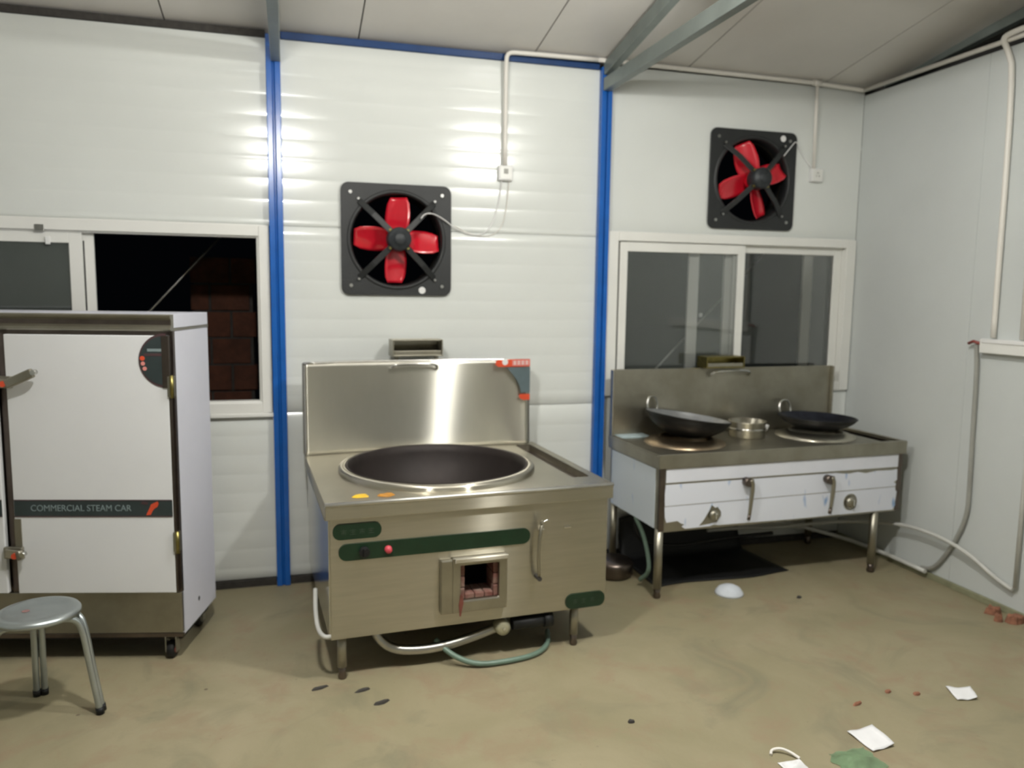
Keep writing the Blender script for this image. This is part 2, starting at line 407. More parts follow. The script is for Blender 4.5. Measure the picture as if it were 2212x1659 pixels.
# blue posts and tracks
def post(name, x0, x1, label):
    m = MB(); n = (x0+x1)/2
    m.box(x0, n-.006, -.045, .0, .0, 3.06); m.box(n+.006, x1, -.045, .0, .0, 3.06); m.box(n-.006, n+.006, -.034, .0, .0, 3.06)
    tag(m.build(name, m_blue, bevel=.004), label, 'post', kind='structure')
post('trim_1', -.097, -.022, 'blue steel wall post between left window and big stove')
post('trim_2', 1.838, 1.908, 'blue steel wall post between the two fans')
tag(MB().box(-.02, 1.836, -.004, .03, 3.051, 3.09).build('trim_3', mat('shaded_blue_track', (.005,.045,.17), .4, var=.2, vscale=8), bevel=.003), 'blue track along top of middle wall bay', 'trim', kind='structure')  # shade on this track is put into its darker blue
tag(MB().box(-3.8, -.1, -.002, .03, 3.051, 3.09).build('trim_4', m_dirt, bevel=.003), 'grey track along top of left wall bay', 'trim', kind='structure')
m = MB(); m.box(XL+.01, -.1, -.02, -.001, 0, .04); m.box(-.02, 1.836, -.02, -.001, 0, .04); m.box(1.91, XR-.02, -.02, -.001, 0, .04)
tag(m.build('baseboard_back', m_dirt), 'dark floor track under the back wall', 'baseboard', kind='structure')
m_olive = mat('olive_track', (.30,.30,.19), .6, var=.3, vscale=10)
tag(MB().box(XR-.022, XR-.001, YB+.05, -.03, .0, .035).build('baseboard_right', m_olive, bevel=.003), 'olive floor track under the right wall', 'baseboard', kind='structure')
# trusses
def truss(x, label, low=True, zu=3.0, su=.17, hh=.075, top=.07):
    t = thing('roof_truss', label, 'truss', (x, 0, 0), kind='structure')
    yr = -3.7
    if low: MB().bar((0, -.05, 2.955), (0, -7.3, 2.955), .05, .075).build('lower_chord', m_beam, t, bevel=.003)
    MB().bar((0, -.05, zu+.05*su+hh/2), (0, yr, zu+su*3.7+hh/2), .05, hh).bar((0, yr, zu+su*3.7+hh/2), (0, -7.3, zu+.06+hh/2), .05, hh).build('upper_chord', m_beam, t, bevel=.003)
    if low:
        for i, (ya, yb) in enumerate(((-1.85, -1.2), (-1.85, -2.6), (-3.7, -2.6), (-3.7, -4.8), (-5.5, -4.8), (-5.5, -6.2))):
            MB().bar((0, ya, 2.99), (0, yb, zu+su*(min(-yb, 7.4+yb))+.02), .03, .03, up=(1,0,0)).build('web_bar', m_beam, t)
    return t
truss(-.045, 'grey steel roof truss above the left blue post')
truss(1.868, 'grey steel roof truss above the right blue post')
truss(3.88, 'grey steel rafter above the gap over the right wall', low=False, zu=3.09, su=.12, hh=.055)

# ------------------------------------------------------------------ windows
def frame_ring(m, x0, x1, z0, z1, wx, wz, y0, y1, wzt=None):
    wzt = wz if wzt is None else wzt
    m.box(x0, x0+wx, y0, y1, z0, z1); m.box(x1-wx, x1, y0, y1, z0, z1)
    m.box(x0+wx, x1-wx, y0, y1, z0, z0+wz); m.box(x0+wx, x1-wx, y0, y1, z1-wzt, z1)
    return m
def sash(par, x0, x1, z0, z1, wx, wz, y0, y1, gm):
    s = frame_ring(MB(), x0, x1, z0, z1, wx, wz, y0, y1).build('sash', m_pvc, par, bevel=.003)
    MB().box(x0+wx-.004, x1-wx+.004, (y0+y1)/2-.002, (y0+y1)/2+.002, z0+wz-.004, z1-wz+.004).build('pane', gm, s)
    return s
w1 = thing('window_1', 'white sliding window on the left, right half open to the night', 'window', kind='structure')
frame_ring(MB(), -1.93, -.101, 1.012, 2.053, .055, .06, -.022, TH).build('window_frame', m_pvc, w1, bevel=.004)
frame_ring(MB(), -1.885, -.150, 1.06, 2.005, .018, .02, -.006, .05).build('inner_frame', m_pvc, w1, bevel=.002)
sash(w1, -1.86, -1.035, 1.072, 1.985, .062, .055, .0, .024, m_screen)
sash(w1, -1.82, -.985, 1.072, 1.985, .045, .04, .030, .05, m_glass)
MB().box(-1.245, -1.20, -.026, -.012, 1.985, 2.02).build('latch', m_bolt, w1, bevel=.002)
MB().box(-1.2, -1.18, -.018, .0, 1.92, 1.96).build('catch', m_white, w1, bevel=.002)
MB().box(-.43, -.10, -.03, -.001, .990, 1.010).build('sill', m_pvc, w1, bevel=.002)
w2 = thing('window_2', 'white sliding window behind the two burner range', 'window', kind='structure')
frame_ring(MB(), 1.91, 3.742, 1.06, 2.09, .075, .06, -.022, TH, wzt=.055).build('window_frame', m_pvc, w2, bevel=.004)
frame_ring(MB(), 1.966, 3.70, 1.085, 2.04, .012, .02, .02, .06).build('inner_frame', m_pvc, w2, bevel=.002)
sash(w2, 2.003, 2.895, 1.105, 2.030, .052, .058, -.004, .022, m_screen)
sash(w2, 2.825, 3.665, 1.105, 2.030, .060, .045, .026, .048, m_glass)
# narrow inner sashes seen through the panes
sash(w2, 2.515, 2.855, 1.12, 2.01, .075, .03, .052, .072, m_glass)
sash(w2, 3.385, 3.72, 1.12, 2.01, .075, .03, .052, .072, m_glass)
MB().box(2.600, 2.622, .040, .052, 1.56, 1.585).build('latch', m_white, w2, bevel=.002)
# outside: brick pier and bracing rods
bp = thing('brick_pier', 'dim red brick pier outside the open left window', 'brick pier', (0, 0, -.05))
MB().box(-.60, -.235, .95, 1.16, 0, 1.96).build('mortar_core', m_dirt, bp)
r = 0; z = .012
brick_me = None
while z < 1.93:
    for k in range(-1, 3):
        x0 = -.62 + k*.255 + (.125 if r % 2 else 0); x1 = x0+.24
        x0 = max(x0, -.62); x1 = min(x1, -.215)
        if x1-x0 < .06: continue
        MB().box(x0, x1, .935+random.uniform(-.006,.006), 1.06, z, z+.165).build('brick', m_brick, bp, bevel=.004)
    z += .178; r += 1
def rod(a, b, label, rad=.008):
    o = MB().tube([a, b], rad, 8).build('bracing_rod', m_bolt); tag(o, label, 'brace', kind=None)
rod((-2.285, .6, -.05), (.6, .6, 3.12), 'thin pale diagonal bracing rod outside the open left window')
rod((1.3, .5, -.05), (4.3, .5, 2.95), 'thin diagonal bracing rod outside the right window')

# ------------------------------------------------------------------ lamps (out of frame, above)
for i, p in enumerate(LAMPS):
    t = thing('ceiling_lamp', ('bare bulb hanging from the left truss', 'bare bulb hanging from the right truss')[i], 'lamp', p)
    MB().cyl((0,0,0), .022, .075, .12).build('socket', m_white, t)
    MB().tube([(0,0,.12), (0,0,ceil_z(-2.4)-p[2])], .004, 6).build('cord', m_black, t)
    lamp_light(i, p)
    MB().lathe([(.0001,-.065),(.03,-.055),(.045,-.02),(.04,.03),(.022,.075)], n=20).build('bulb', m_bulb, t)

# ------------------------------------------------------------------ exhaust fans
def fan(cx, cz, label, ang, dot, group='exhaust fans'):
    t = thing('exhaust_fan', label, 'fan', (cx, -.008, cz))
    S = .316
    MB().poly([rrect(-S, S, -S, S, .045), circ(0, 0, .262, 64)], -.012, 0, plane='xz').build('mounting_plate', m_blackpaint, t, bevel=.003)
    MB().lathe([(.285,-.012),(.272,-.022),(.262,-.014),(.258,.0),(.256,.17),(.262,.17)], axis='y', n=64).build('shroud_ring', m_blackpaint, t)
    MB().lathe([(.2535,.055),(.2535,.075)], axis='y', n=64).build('inner_lip', m_steel2, t)
    # motor
    MB().lathe([(.0001,-.150),(.028,-.150),(.032,-.146),(.034,-.138),(.058,-.134),(.066,-.124),(.068,-.05),(.060,-.03),(.0001,-.03)], axis='y', n=32).build('motor', m_motor, t)
    for k in range(4):
        a = PI/4+k*PI/2; c, s = math.cos(a), math.sin(a)
        m = MB().bar((.060*c, -.088, .060*s), (.20*c, -.062, .20*s), .009, .034, up=(-s, 0, c)).bar((.20*c, -.062, .20*s), (.305*c, -.012, .305*s), .009, .034, up=(-s, 0, c))
        arm = m.build('arm', m_blackpaint, t, bevel=.003)
        MB().cyl((.070*c, -.11, .070*s), .008, -.0, .022, axis='y', n=10).build('lug', m_brass, arm)
    for (dx, dz) in ((-1,1),(1,1),(-1,-1),(1,-1)):
        MB().cyl((dx*.262, 0, dz*.262), .010, -.018, -.011, axis='y', n=12).build('bolt', m_bolt, t)
        MB().cyl((dx*.218, 0, dz*.225), .007, -.032, -.020, axis='y', n=10).build('screw', m_bolt, t)
    MB().cyl((dot[0], 0, dot[1]), .020, -.0140, -.0122, axis='y', n=24).build('sticker', m_white, t)
    # propeller
    p = MB().lathe([(.0001,-.028),(.05,-.028),(.055,-.02),(.055,.03),(.0001,.03)], axis='y', n=24).build('propeller_hub', m_red, t)
    for k in range(4):
        a = ang + k*PI/2
        def fn(u, v, a=a):
            rr = .045 + .198*v
            wd = .060 + .016*math.sin(PI*min(1, v*1.05)**.8) - .012*max(0, v-.85)/.15
            s_ = (u-.5)*2*wd
            tw = -.62 + .22*v
            lx = s_*math.cos(tw) - .012*v; ly = -s_*math.sin(tw) + .012*(1-(2*u-1)**2)
            X = -lx*math.sin(a)+rr*math.cos(a); Z = lx*math.cos(a)+rr*math.sin(a)
            return (X, ly+.006, Z)
        MB().grid(fn, 8, 12).build('blade', m_red, t, solid=.003)
    return t
f1 = fan(FAN1[0], FAN1[1], 'black square exhaust fan with red blades above the big wok stove', PI/2, (.145, -.285))
f2 = fan(FAN2[0], FAN2[1], 'black square exhaust fan with red blades above the right window', math.radians(112), (.21, .275))

# ------------------------------------------------------------------ sockets, conduits, cords
def switch(cx, cz, label, face):
    t = thing('wall_switch', label, 'switch', (cx, 0, cz))
    MB().box(-.043, .043, -.034, -.001, -.043, .043).build('box', m_white, t, bevel=.004)
    MB().box(-.036, .036, -.038, -.034, -.036, .036).build('faceplate', m_pvc, t, bevel=.003)
    if face: MB().box(-.014, .012, -.043, -.038, -.005, .024).build('rocker', m_hosegrey, t, bevel=.002)
    else: MB().box(-.008, .008, -.041, -.038, .012, .016).box(-.012,-.008,-.041,-.038,-.012,0).box(.008,.012,-.041,-.038,-.012,0).build('slots', m_hosegrey, t)
switch(1.247, 2.405, 'white wall switch box beside the middle fan', True)
switch(3.39, 2.505, 'white wall socket box under the short pipe by the right fan', False)
CY = -.05
ct = thing('electrical_conduit', 'cream plastic conduit running along wall tops with two drops to switches', 'conduit')
R_ = .013
MB().tube([(1.24, CY+.02, 2.45), (1.24, CY+.02, 2.9), (1.235, CY, 3.05), (1.25, CY, 3.082), (1.30, CY, 3.088), (1.80, CY-.01, 3.09)], R_, smooth_path=1).build('drop_pipe', m_conduit, ct)
MB().tube([(1.80, CY-.01, 3.09), (1.95, CY-.01, 3.09), (3.3, CY, 3.085), (3.68, CY, 3.07), (3.70, CY, 3.07)], R_).build('wall_run', m_conduit, ct)
MB().tube([(3.70, CY, 3.07), (3.70, -1.5, 3.07), (3.70, -7.0, 3.07)], R_).build('wall_run', m_conduit, ct)
MB().tube([(3.365, -.024, 2.545), (3.36, -.024, 2.9), (3.345, -.04, 3.08)], .0115).build('drop_pipe', m_conduit, ct)
MB().cyl((3.335, CY, 3.086), .018, -.03, .03, axis='x', n=16).build('tee_joint', m_conduit, ct)
MB().tube([(3.728, -1.175, 1.49), (3.728, -1.165, 2.9), (3.71, -1.13, 3.03), (3.672, -1.13, 3.075), (3.672, -1.17, 3.092), (3.672, -1.33, 3.095), (3.672, -7.0, 3.095)], .015, smooth_path=2).build('drop_pipe', m_conduit, ct)
MB().tube([(3.728, -1.35, 1.49), (3.728, -1.33, 3.05)], .011).build('drop_pipe', m_conduit, ct)
# surface trunking box on right wall
tb = thing('cable_trunking', 'white trunking box on right wall with pipe ends', 'trunking')
MB().box(3.70, 3.749, -2.6, -1.115, 1.405, 1.48).build('trunking_body', m_pvc, tb, bevel=.004)
MB().box(3.694, 3.70, -2.58, -1.13, 1.462, 1.485).build('trunking_lid', m_white, tb, bevel=.002)
MB().tube([(3.71, -1.115, 1.455), (3.705, -1.07, 1.465), (3.715, -1.03, 1.452)], .009, 8).build('wire_end', m_caster, tb)
o = MB().tube([(3.722, -1.075, 1.45), (3.73, -1.085, 1.3), (3.73, -1.09, 1.0), (3.73, -1.10, .62), (3.73, -1.10, .46), (3.73, -1.03, .28), (3.73, -.93, .12), (3.728, -.87, .065), (3.728, -.80, .05)], .012, smooth_path=2).build('hanging_cable', m_hosegrey)
tag(o, 'grey beige cable hanging down right wall from the trunking box', 'cable')
o = MB().tube([(3.728, -1.435, 1.40), (3.73, -1.44, .8), (3.73, -1.44, .16)], .012).build('water_pipe', m_hose)
tag(o, 'white pipe running down the right wall at the picture edge', 'pipe')
o = MB().tube([(3.725, -1.43, .145), (3.725, -1.32, .17), (3.70, -1.16, .26), (3.69, -.95, .30), (3.69, -.68, .29), (3.66, -.42, .235), (3.58, -.22, .185), (3.35, -.14, .155), (3.1, -.12, .14), (2.9, -.15, .17), (2.6, -.18, .18)], .0115, smooth_path=2).build('water_hose', m_hose)
tag(o, 'white hose arching along right wall and under the range', 'hose')
o = MB().tube([(3.70, -.86, .048), (3.70, -.5, .05), (3.66, -.2, .052), (3.3, -.09, .15), (2.9, -.09, .22)], .013, smooth_path=1).build('floor_pipe', m_hose)
tag(o, 'pale pipe lying along the foot of the right wall', 'pipe')
# fan cords
o = MB().tube([(FAN1[0]+.125, -.105, FAN1[1]+.12), (FAN1[0]+.15, -.085, FAN1[1]+.15), (FAN1[0]+.20, -.075, FAN1[1]+.155), (FAN1[0]+.27, -.045, FAN1[1]+.125), (.95, -.012, 2.07), (1.05, -.008, 2.035), (1.13, -.006, 2.05), (1.18, -.006, 2.12), (1.215, -.006, 2.25), (1.225, -.02, 2.37)], .0035, 6, smooth_path=2).build('power_cord', m_white)
tag(o, 'thin white cord from the middle fan up to its switch', 'cord')
o = MB().tube([(.94, -.012, 2.09), (1.03, -.008, 2.045), (1.15, -.006, 2.03), (1.23, -.006, 2.08), (1.26, -.006, 2.2), (1.27, -.02, 2.37)], .0028, 6, smooth_path=2).build('power_cord', m_conduit)
tag(o, 'second looping thin cord below the middle switch', 'cord')
o = MB().tube([(FAN2[0]+.20, -.05, FAN2[1]+.16), (FAN2[0]+.245, -.06, FAN2[1]+.22), (FAN2[0]+.30, -.035, FAN2[1]+.27), (FAN2[0]+.35, -.01, FAN2[1]+.20), (3.33, -.008, 2.58), (3.37, -.02, 2.545)], .0035, 6, smooth_path=2).build('power_cord', m_white)
tag(o, 'thin white cord from the right fan to its socket', 'cord')

# ------------------------------------------------------------------ big wok stove
S = thing('wok_stove', 'large stainless single wok stove with green labels, middle of the room', 'stove', (.129, -1.30, 0), .058)
W_, D_, ZT = 1.345, 1.105, .805
# body
MB().poly([rect(.02, W_-.02, .198, .745), rect(.575, .785, .305, .495)], .02, .03, plane='xz').build('front_panel', m_steel, S, bevel=.002)
m_side = mat('side_steel_smooth', (.60,.60,.57), .16, metal=1, var=.08, vscale=3)
lab(MB().box(.014, .022, .03, 1.08, .198, .745).build('side_panel', m_side, S), 'smooth mirror like left side panel')
MB().box(W_-.022, W_-.014, .03, 1.08, .198, .745).build('side_panel', m_steel, S)
MB().box(.02, W_-.02, 1.07, 1.08, .198, .745).build('rear_panel', m_steel2, S)
MB().box(.02, W_-.02, .03, 1.07, .198, .205).build('bottom_panel', m_steel2, S)
# worktop with wok hole and trough
WC = (.62, .555)
m = MB().poly([rrect(0, W_, 0, D_, .008, 2), circ(WC[0], WC[1], .462, 72), rrect(1.205, 1.30, .17, 1.02, .02, 3)], ZT-.004, ZT, plane='xy')
m.build('worktop', m_steel, S)
MB().poly([rrect(1.205, 1.30, .17, 1.02, .02, 3)], ZT-.04, ZT-.035).build('trough_floor', m_steeldark, S)
m = MB(); l = rrect(1.205, 1.30, .17, 1.02, .02, 3); n = len(l)
m.add([(p[0], p[1], ZT-.04) for p in l]+[(p[0], p[1], ZT) for p in l], [(i, (i+1) % n, n+(i+1) % n, n+i) for i in range(n)]); m.build('trough_wall', m_steel2, S)
m = MB(); m.box(0, W_, 0, .012, .735, ZT-.004); m.box(0, .012, .012, D_, .735, ZT-.004); m.box(W_-.012, W_, .012, D_, .735, ZT-.004)
m.build('apron', m_steel, S, bevel=.003)
MB().tube([(0, .004, ZT-.004), (W_, .004, ZT-.004)], .0095, 10).build('front_bead', mat('bead_steel', (.80,.79,.75), .38, metal=1, var=.05), S)
# raised ring and bowl
MB().lathe([(.497, ZT-.002), (.497, ZT+.018), (.490, ZT+.027), (.478, ZT+.030), (.462, ZT+.030), (.458, ZT+.022), (.457, ZT-.01)], (WC[0], WC[1], 0), n=80).build('wok_ring', m_steel, S)
prof = []
for k in range(17):
    a = PI/2*k/16*.93; prof.append((max(.0001, .452*math.sin(a)/math.sin(PI/2*.93)), ZT+.028-.36*(math.cos(a)-math.cos(PI/2*.93))/(1-math.cos(PI/2*.93))))
lab(MB().lathe(prof+[(.462, ZT+.034)], (WC[0], WC[1], 0), n=80).build('wok_bowl', m_rust, S, solid=.004), 'deep brown seasoned iron bowl')
# splash back : bent sheet with forward curled wings
def spl(u, v):
    a = 1.305*u; k = abs(2*u-1)
    b = 1.078 - .022*k**4 - .015*(1-v)**3
    return (a-.002, b, ZT+.002+.505*v)
MB().grid(spl, 48, 20).build('splashback', m_splash, S, solid=.006)
MB().box(-.004, 1.305, 1.086, 1.105, ZT, 1.305).build('splash_backing', m_steel2, S)
MB().tube([(0, 1.055, 1.308), (.3, 1.09, 1.312), (1.0, 1.09, 1.312), (1.30, 1.055, 1.308)], .007, 8, smooth_path=1).build('splash_bead', m_polish, S)
# sticker on splash corner
m = MB().poly([[(1.10,1.315),(1.085,1.305),(1.082,1.285),(1.10,1.272),(1.296,1.272),(1.296,1.315)]], 1.030, 1.032, plane='xz')
st = m.build('corner_sticker', m_orange, S)
MB().poly([rect(1.185, 1.292, 1.278, 1.311)], 1.0285, 1.0298, plane='xz').build('pale_field', m_pink, st)
MB().poly([circ(1.14, 1.300, .018, 16)], 1.0285, 1.0298, plane='xz').build('emblem', m_white, st)
for k in range(4):
    cx_ = 1.20+k*.025; q = MB()
    q.box(cx_-.008, cx_+.008, 1.0270, 1.0283, 1.300, 1.303).box(cx_-.008, cx_+.008, 1.0270, 1.0283, 1.288, 1.291).box(cx_-.0015, cx_+.0015, 1.0270, 1.0283, 1.284, 1.307)
    q.build('printed_character', m_white, st)
arc = [(1.297, 1.268), (1.15, 1.268)]
for k in range(9):
    a = k/8; arc.append((1.15+.09*math.sin(a*PI/2), 1.268-.15*a))
arc.append((1.297, 1.118)); MB().poly([arc], 1.030, 1.032, plane='xz').build('slate_sticker', m_slate, S)
MB().poly([[(1.297,1.108),(1.235,1.108),(1.228,1.098),(1.24,1.08),(1.26,1.073),(1.297,1.073)]], 1.030, 1.032, plane='xz').build('red_sticker', m_orange, S)
# water shelf box + handle
def tapbox(P, a0, a1, z0, z1, b, ha0, ha1, hz, mm, hb, br=.02):
    t = MB()
    t.box(a0, a1, b+.09, b+.098, z0, z1).box(a0, a1, b-.02, b+.098, z0, z0+.008).box(a0, a1, b-.0, b+.098, z1-.01, z1)
    t.box(a0, a0+.008, b-.02, b+.098, z0, z1).box(a1-.008, a1, b-.02, b+.098, z0, z1)
    bx = t.build('tap_box', mm, P, bevel=.002)
    MB().box(a0+.01, a1-.01, b-.016, b-.008, z0+.008, z0+.032).build('front_lip', m_steel2, bx, bevel=.002)
    MB().add([(a0+.012, b-.005, z0+.035), (a1-.012, b-.005, z0+.035), (a1-.012, b+.08, z1-.035), (a0+.012, b+.08, z1-.035)], [(0,1,2,3)]).build('inner_plate', m_polish, bx)
    for aa in (a0+.03, a1-.03): MB().box(aa-.012, aa+.012, b+br, b+br+.009, z0-.10, z0+.002).build('bracket', m_steel2, bx)
    MB().tube([(ha0, hb, hz-.035), (ha0+.005, hb-.03, hz-.02), (ha0+.03, hb-.04, hz), (ha1-.03, hb-.04, hz), (ha1-.005, hb-.03, hz-.02), (ha1, hb, hz-.035)], .0075, 10, smooth_path=2).build('handle', m_polish, P)
tapbox(S, .493, .785, 1.335, 1.43, 1.12, .470, .745, 1.298, m_steel2, 1.08)
# front details
def pill(P, a0, a1, z0, z1, mt, name='label_plate', lb=None):
    o = MB().poly([rrect(a0, a1, z0, z1, (z1-z0)/2*.96, 8)], .0155, .020, plane='xz').build(name, mt, P)
    if lb: o['label'] = lb
    return o
p1 = pill(S, .031, .24, .642, .712, m_green, lb='short dark green label with four faint characters')
p2 = MB().poly([rrect(.055, .93, .548, .622, .036, 8)], .014, .020, plane='xz').build('label_plate', m_green, S); p2['label'] = 'long dark green label strip across the front'
p3 = pill(S, 1.115, 1.322, .200, .275, m_green, lb='small green label at the lower right corner')
def glyph(P, cx, cz, s, k, mt, y0=.0140, y1=.0153):
    q = MB()
    q.box(cx-s, cx+s, y0, y1, cz+s*.5, cz+s*.65).box(cx-s*.8, cx+s*.8, y0, y1, cz-s*.15, cz)
    q.box(cx-s*.08, cx+s*.08, y0, y1, cz-s, cz+s)
    if k % 2: q.box(cx-s, cx+s, y0, y1, cz-s, cz-s*.85)
    else: q.box(cx-s*.7, cx-s*.55, y0, y1, cz-s*.9, cz-s*.1).box(cx+s*.55, cx+s*.7, y0, y1, cz-s*.9, cz-s*.1)
    return q.build('printed_character', mt, P)
for k in range(4): glyph(p1, .078+k*.039, .675, .012, k, m_ltgreen)
for k in range(3): glyph(p3, 1.165+k*.045, .2375, .012, k, m_green if k > 2 else m_ltgreen)
MB().cyl((.163, 0, .586), .022, -.012, .016, axis='y', n=20).box(.158, .168, -.020, -.011, .568, .604).build('control_knob', m_black, S, bevel=.002)
lab(MB().lathe([(.0001,-.010),(.010,-.009),(.015,-.002),(.017,.014)], (.268, 0, .584), axis='y', n=20).build('pilot_lamp', mat('pilot_red', (.65,.08,.11), .2, var=.2, vscale=30), S), 'round red indicator lamp')
# firebox
fb = MB().poly([rect(.552, .812, .262, .520), rect(.590, .772, .318, .482)], -.012, .02, plane='xz').build('firebox_frame', m_steel2, S, bevel=.006)
MB().box(.560, .812, -.028, -.010, .500, .520).build('hood_lip', m_steel, fb, bevel=.003)
MB().box(.500, .556, -.010, .018, .262, .512).build('door_flange', m_steel2, fb, bevel=.006)
for (a0, a1, z0, z1) in ((.59,.614,.318,.37),(.59,.614,.373,.425),(.59,.614,.428,.482),(.75,.772,.318,.37),(.75,.772,.373,.425),(.75,.772,.428,.482),(.616,.66,.318,.342),(.663,.706,.318,.342),(.709,.748,.318,.342)):
    MB().box(a0, a1, .005+random.uniform(0,.006), .12, z0, z1).build('fire_brick', m_firebrick, fb, bevel=.004)
MB().box(.575, .785, .30, .31, .30, .50).box(.575, .58, .03, .30, .30, .50).box(.78, .785, .03, .30, .30, .50).box(.575, .785, .03, .30, .495, .50).box(.575, .785, .03, .30, .30, .305).build('fire_chamber', m_ember, fb)
MB().poly([[(.588,.35),(.600,.34),(.603,.31),(.590,.245),(.584,.25),(.580,.30)]], -.0135, -.0122, plane='xz').build('rust_run', mat('rust_drip', (.20,.06,.04), .8, var=.4, vscale=20), fb)
# lever
lv = MB().tube([(.985, .0, .655), (.975, -.02, .640), (.962, -.028, .60), (.955, -.028, .50), (.962, -.024, .40)], .0075, 10, smooth_path=1).build('swing_lever', m_steel2, S)
MB().cyl((.965, 0, .385), .011, -.028, .018, axis='y', n=12).build('lever_stop', m_dirt, lv)
MB().cyl((.985, 0, .605), .014, -.020, .018, axis='y', n=14).build('pivot', m_steel, lv)
MB().tube([(.965, -.022, .648), (1.0, -.034, .668)], .006, 8).build('lever_tip', m_polish, lv)
MB().box(1.10, 1.135, .012, .0195, .605, .609).build('scratch_mark', m_polish, S)
# legs
def leg(P, a, b, z1, r=.021, mt=None):
    l = MB().tube([(a, b, .055), (a, b, z1)], r, 16).build('leg', mt or m_steel2, P)
    MB().lathe([(.0001, 0), (r*.75, 0), (r*.95, .012), (r*.7, .03), (r*.9, .056), (.0001, .056)], (a, b, 0), n=16).build('foot', m_steeldark, l)
for a, b in ((.07,.06),(1.18,.06),(.07,1.02),(1.18,1.02)): leg(S, a, b, .20)
# plumbing underneath
MB().tube([(.22,.12,.20),(.235,.10,.14),(.30,.08,.09),(.42,.07,.075),(.55,.07,.08),(.70,.08,.105),(.79,.09,.125)], .0215, 14, smooth_path=2).build('gas_pipe', m_alupipe, S)
vl = MB().lathe([(.0001,-.02),(.020,-.02),(.034,-.014),(.037,0),(.037,.04),(.02,.05),(.0001,.05)], (.812, .05, .140), axis='y', n=24).build('valve_cap', mat('cream_metal', (.52,.50,.36), .4, metal=.5, var=.2, vscale=20), S)
MB().cyl((.812, .05, .140), .008, -.03, -.018, axis='y', n=10).build('valve_stem', m_polish, vl)
MB().tube([(.86,.055,.150),(1.06,.055,.150)], .030, 16).cyl((1.03,.055,.150), .036, -.012, .03, axis='x', n=16).build('burner_blower', m_black, S)
MB().cyl((.72, .55, 0), .20, .06, .198, n=32, r1=.26).build('burner_pan', m_black, S)
o = MB().tube([(.50,.10,.10),(.56,.02,.05),(.66,-.035,.017),(.80,-.04,.015),(.95,-.02,.014),(1.05,.06,.016),(1.1,.2,.02)], .0125, 12, smooth_path=2).build('gas_hose', m_hosegreen, S)
lab(o, 'grey green hose curling onto the floor')
MB().tube([(-.02,.30,.33),(-.03,.20,.26),(-.028,.10,.215),(-.005,.04,.205),(.03,.03,.215)], .010, 10, smooth_path=2).build('side_pipe', m_hose, S)
def scrap(par, cx, cy_, z, r, mt, name, lb, cat, h=.006, n=9, seed=0, squash=1.0, rz=0, grp=None):
    rnd = random.Random(seed)
    pts = [(math.cos(2*PI*k/n)*r*rnd.uniform(.7,1.1), math.sin(2*PI*k/n)*r*squash*rnd.uniform(.7,1.1)) for k in range(n)]
    pts = [(p[0]*math.cos(rz)-p[1]*math.sin(rz), p[0]*math.sin(rz)+p[1]*math.cos(rz)) for p in pts]
    m = MB()
    vs = [(p[0], p[1], 0) for p in pts] + [(p[0]*.75, p[1]*.75, h*rnd.uniform(.7,1.2)) for p in pts] + [(0,0,h*1.1)]
    fs = [(i, (i+1) % n, n+(i+1) % n, n+i) for i in range(n)] + [(n+i, n+(i+1) % n, 2*n) for i in range(n)] + [tuple(range(n))[::-1]]
    m.add(vs, fs); o = m.build(name, mt, None, loc=(cx, cy_, z)); tag(o, lb, cat, grp); return o
def topt(ob, a, b):
    x0, y0, th = ob; return (x0+a*math.cos(th)-b*math.sin(th), y0+a*math.sin(th)+b*math.cos(th))
BIG = (.129, -1.30, .058)
x_, y_ = topt(BIG, .165, .10); scrap(None, x_, y_, ZT+.001, .042, m_yellow, 'food_scrap', 'bright yellow scrap on the front left of the big stove top', 'scrap', seed=3, squash=.8)
x_, y_ = topt(BIG, .275, .085); scrap(None, x_, y_, ZT+.001, .040, m_amber, 'food_scrap', 'amber scrap against the big wok ring, right of the yellow one', 'scrap', seed=5, squash=.8)

# ------------------------------------------------------------------ two burner range
Rg = thing('two_burner_range', 'stainless two burner wok range under the right window, white film on front', 'stove', (1.940, -.768, 0), .040)
RW, RD, RT = 1.712, .655, .828
RNG = (1.940, -.768, .040)
C1, C2 = (.365, .36), (1.315, .36)
m = MB().poly([rrect(.02, RW-.02, .02, RD-.01, .006, 2), circ(C1[0], C1[1], .165, 48), circ(C2[0], C2[1], .165, 48), rect(1.59, 1.67, .06, .60)], RT-.016, RT-.012)
m.build('worktop', m_steel2, Rg)
m = MB(); frame_ring(m, 0, RW, 0, 0, 0, 0, 0, 0) if False else None
m.box(0, RW, 0, .028, RT-.012, RT).box(0, .028, .028, RD, RT-.012, RT).box(RW-.028, RW, .028, RD, RT-.012, RT)
m.box(0, RW, 0, .008, .748, RT-.012).box(0, .008, .008, RD, .748, RT-.012).box(RW-.008, RW, .008, RD, .748, RT-.012)
m.build('apron', m_steel2, Rg, bevel=.003)
MB().box(1.58, 1.68, .05, .61, RT-.06, RT-.055).box(1.58, 1.59, .05, .61, RT-.06, RT-.016).box(1.67, 1.68, .05, .61, RT-.06, RT-.016).build('gutter', m_steeldark, Rg)
# body
for a_ in (.012, RW-.052): MB().box(a_, a_+.034, .010, .030, .39, .75).build('corner_post', m_steeldark, Rg, bevel=.003)
MB().box(.040, RW-.045, .014, .022, .385, .75).box(.012, .020, .03, .64, .40, .75).box(RW-.028, RW-.02, .03, .64, .40, .75).box(.02, RW-.03, .632, .64, .40, .75).box(.02, RW-.03, .03, .632, .395, .402).build('body_panel', m_steel2, Rg)
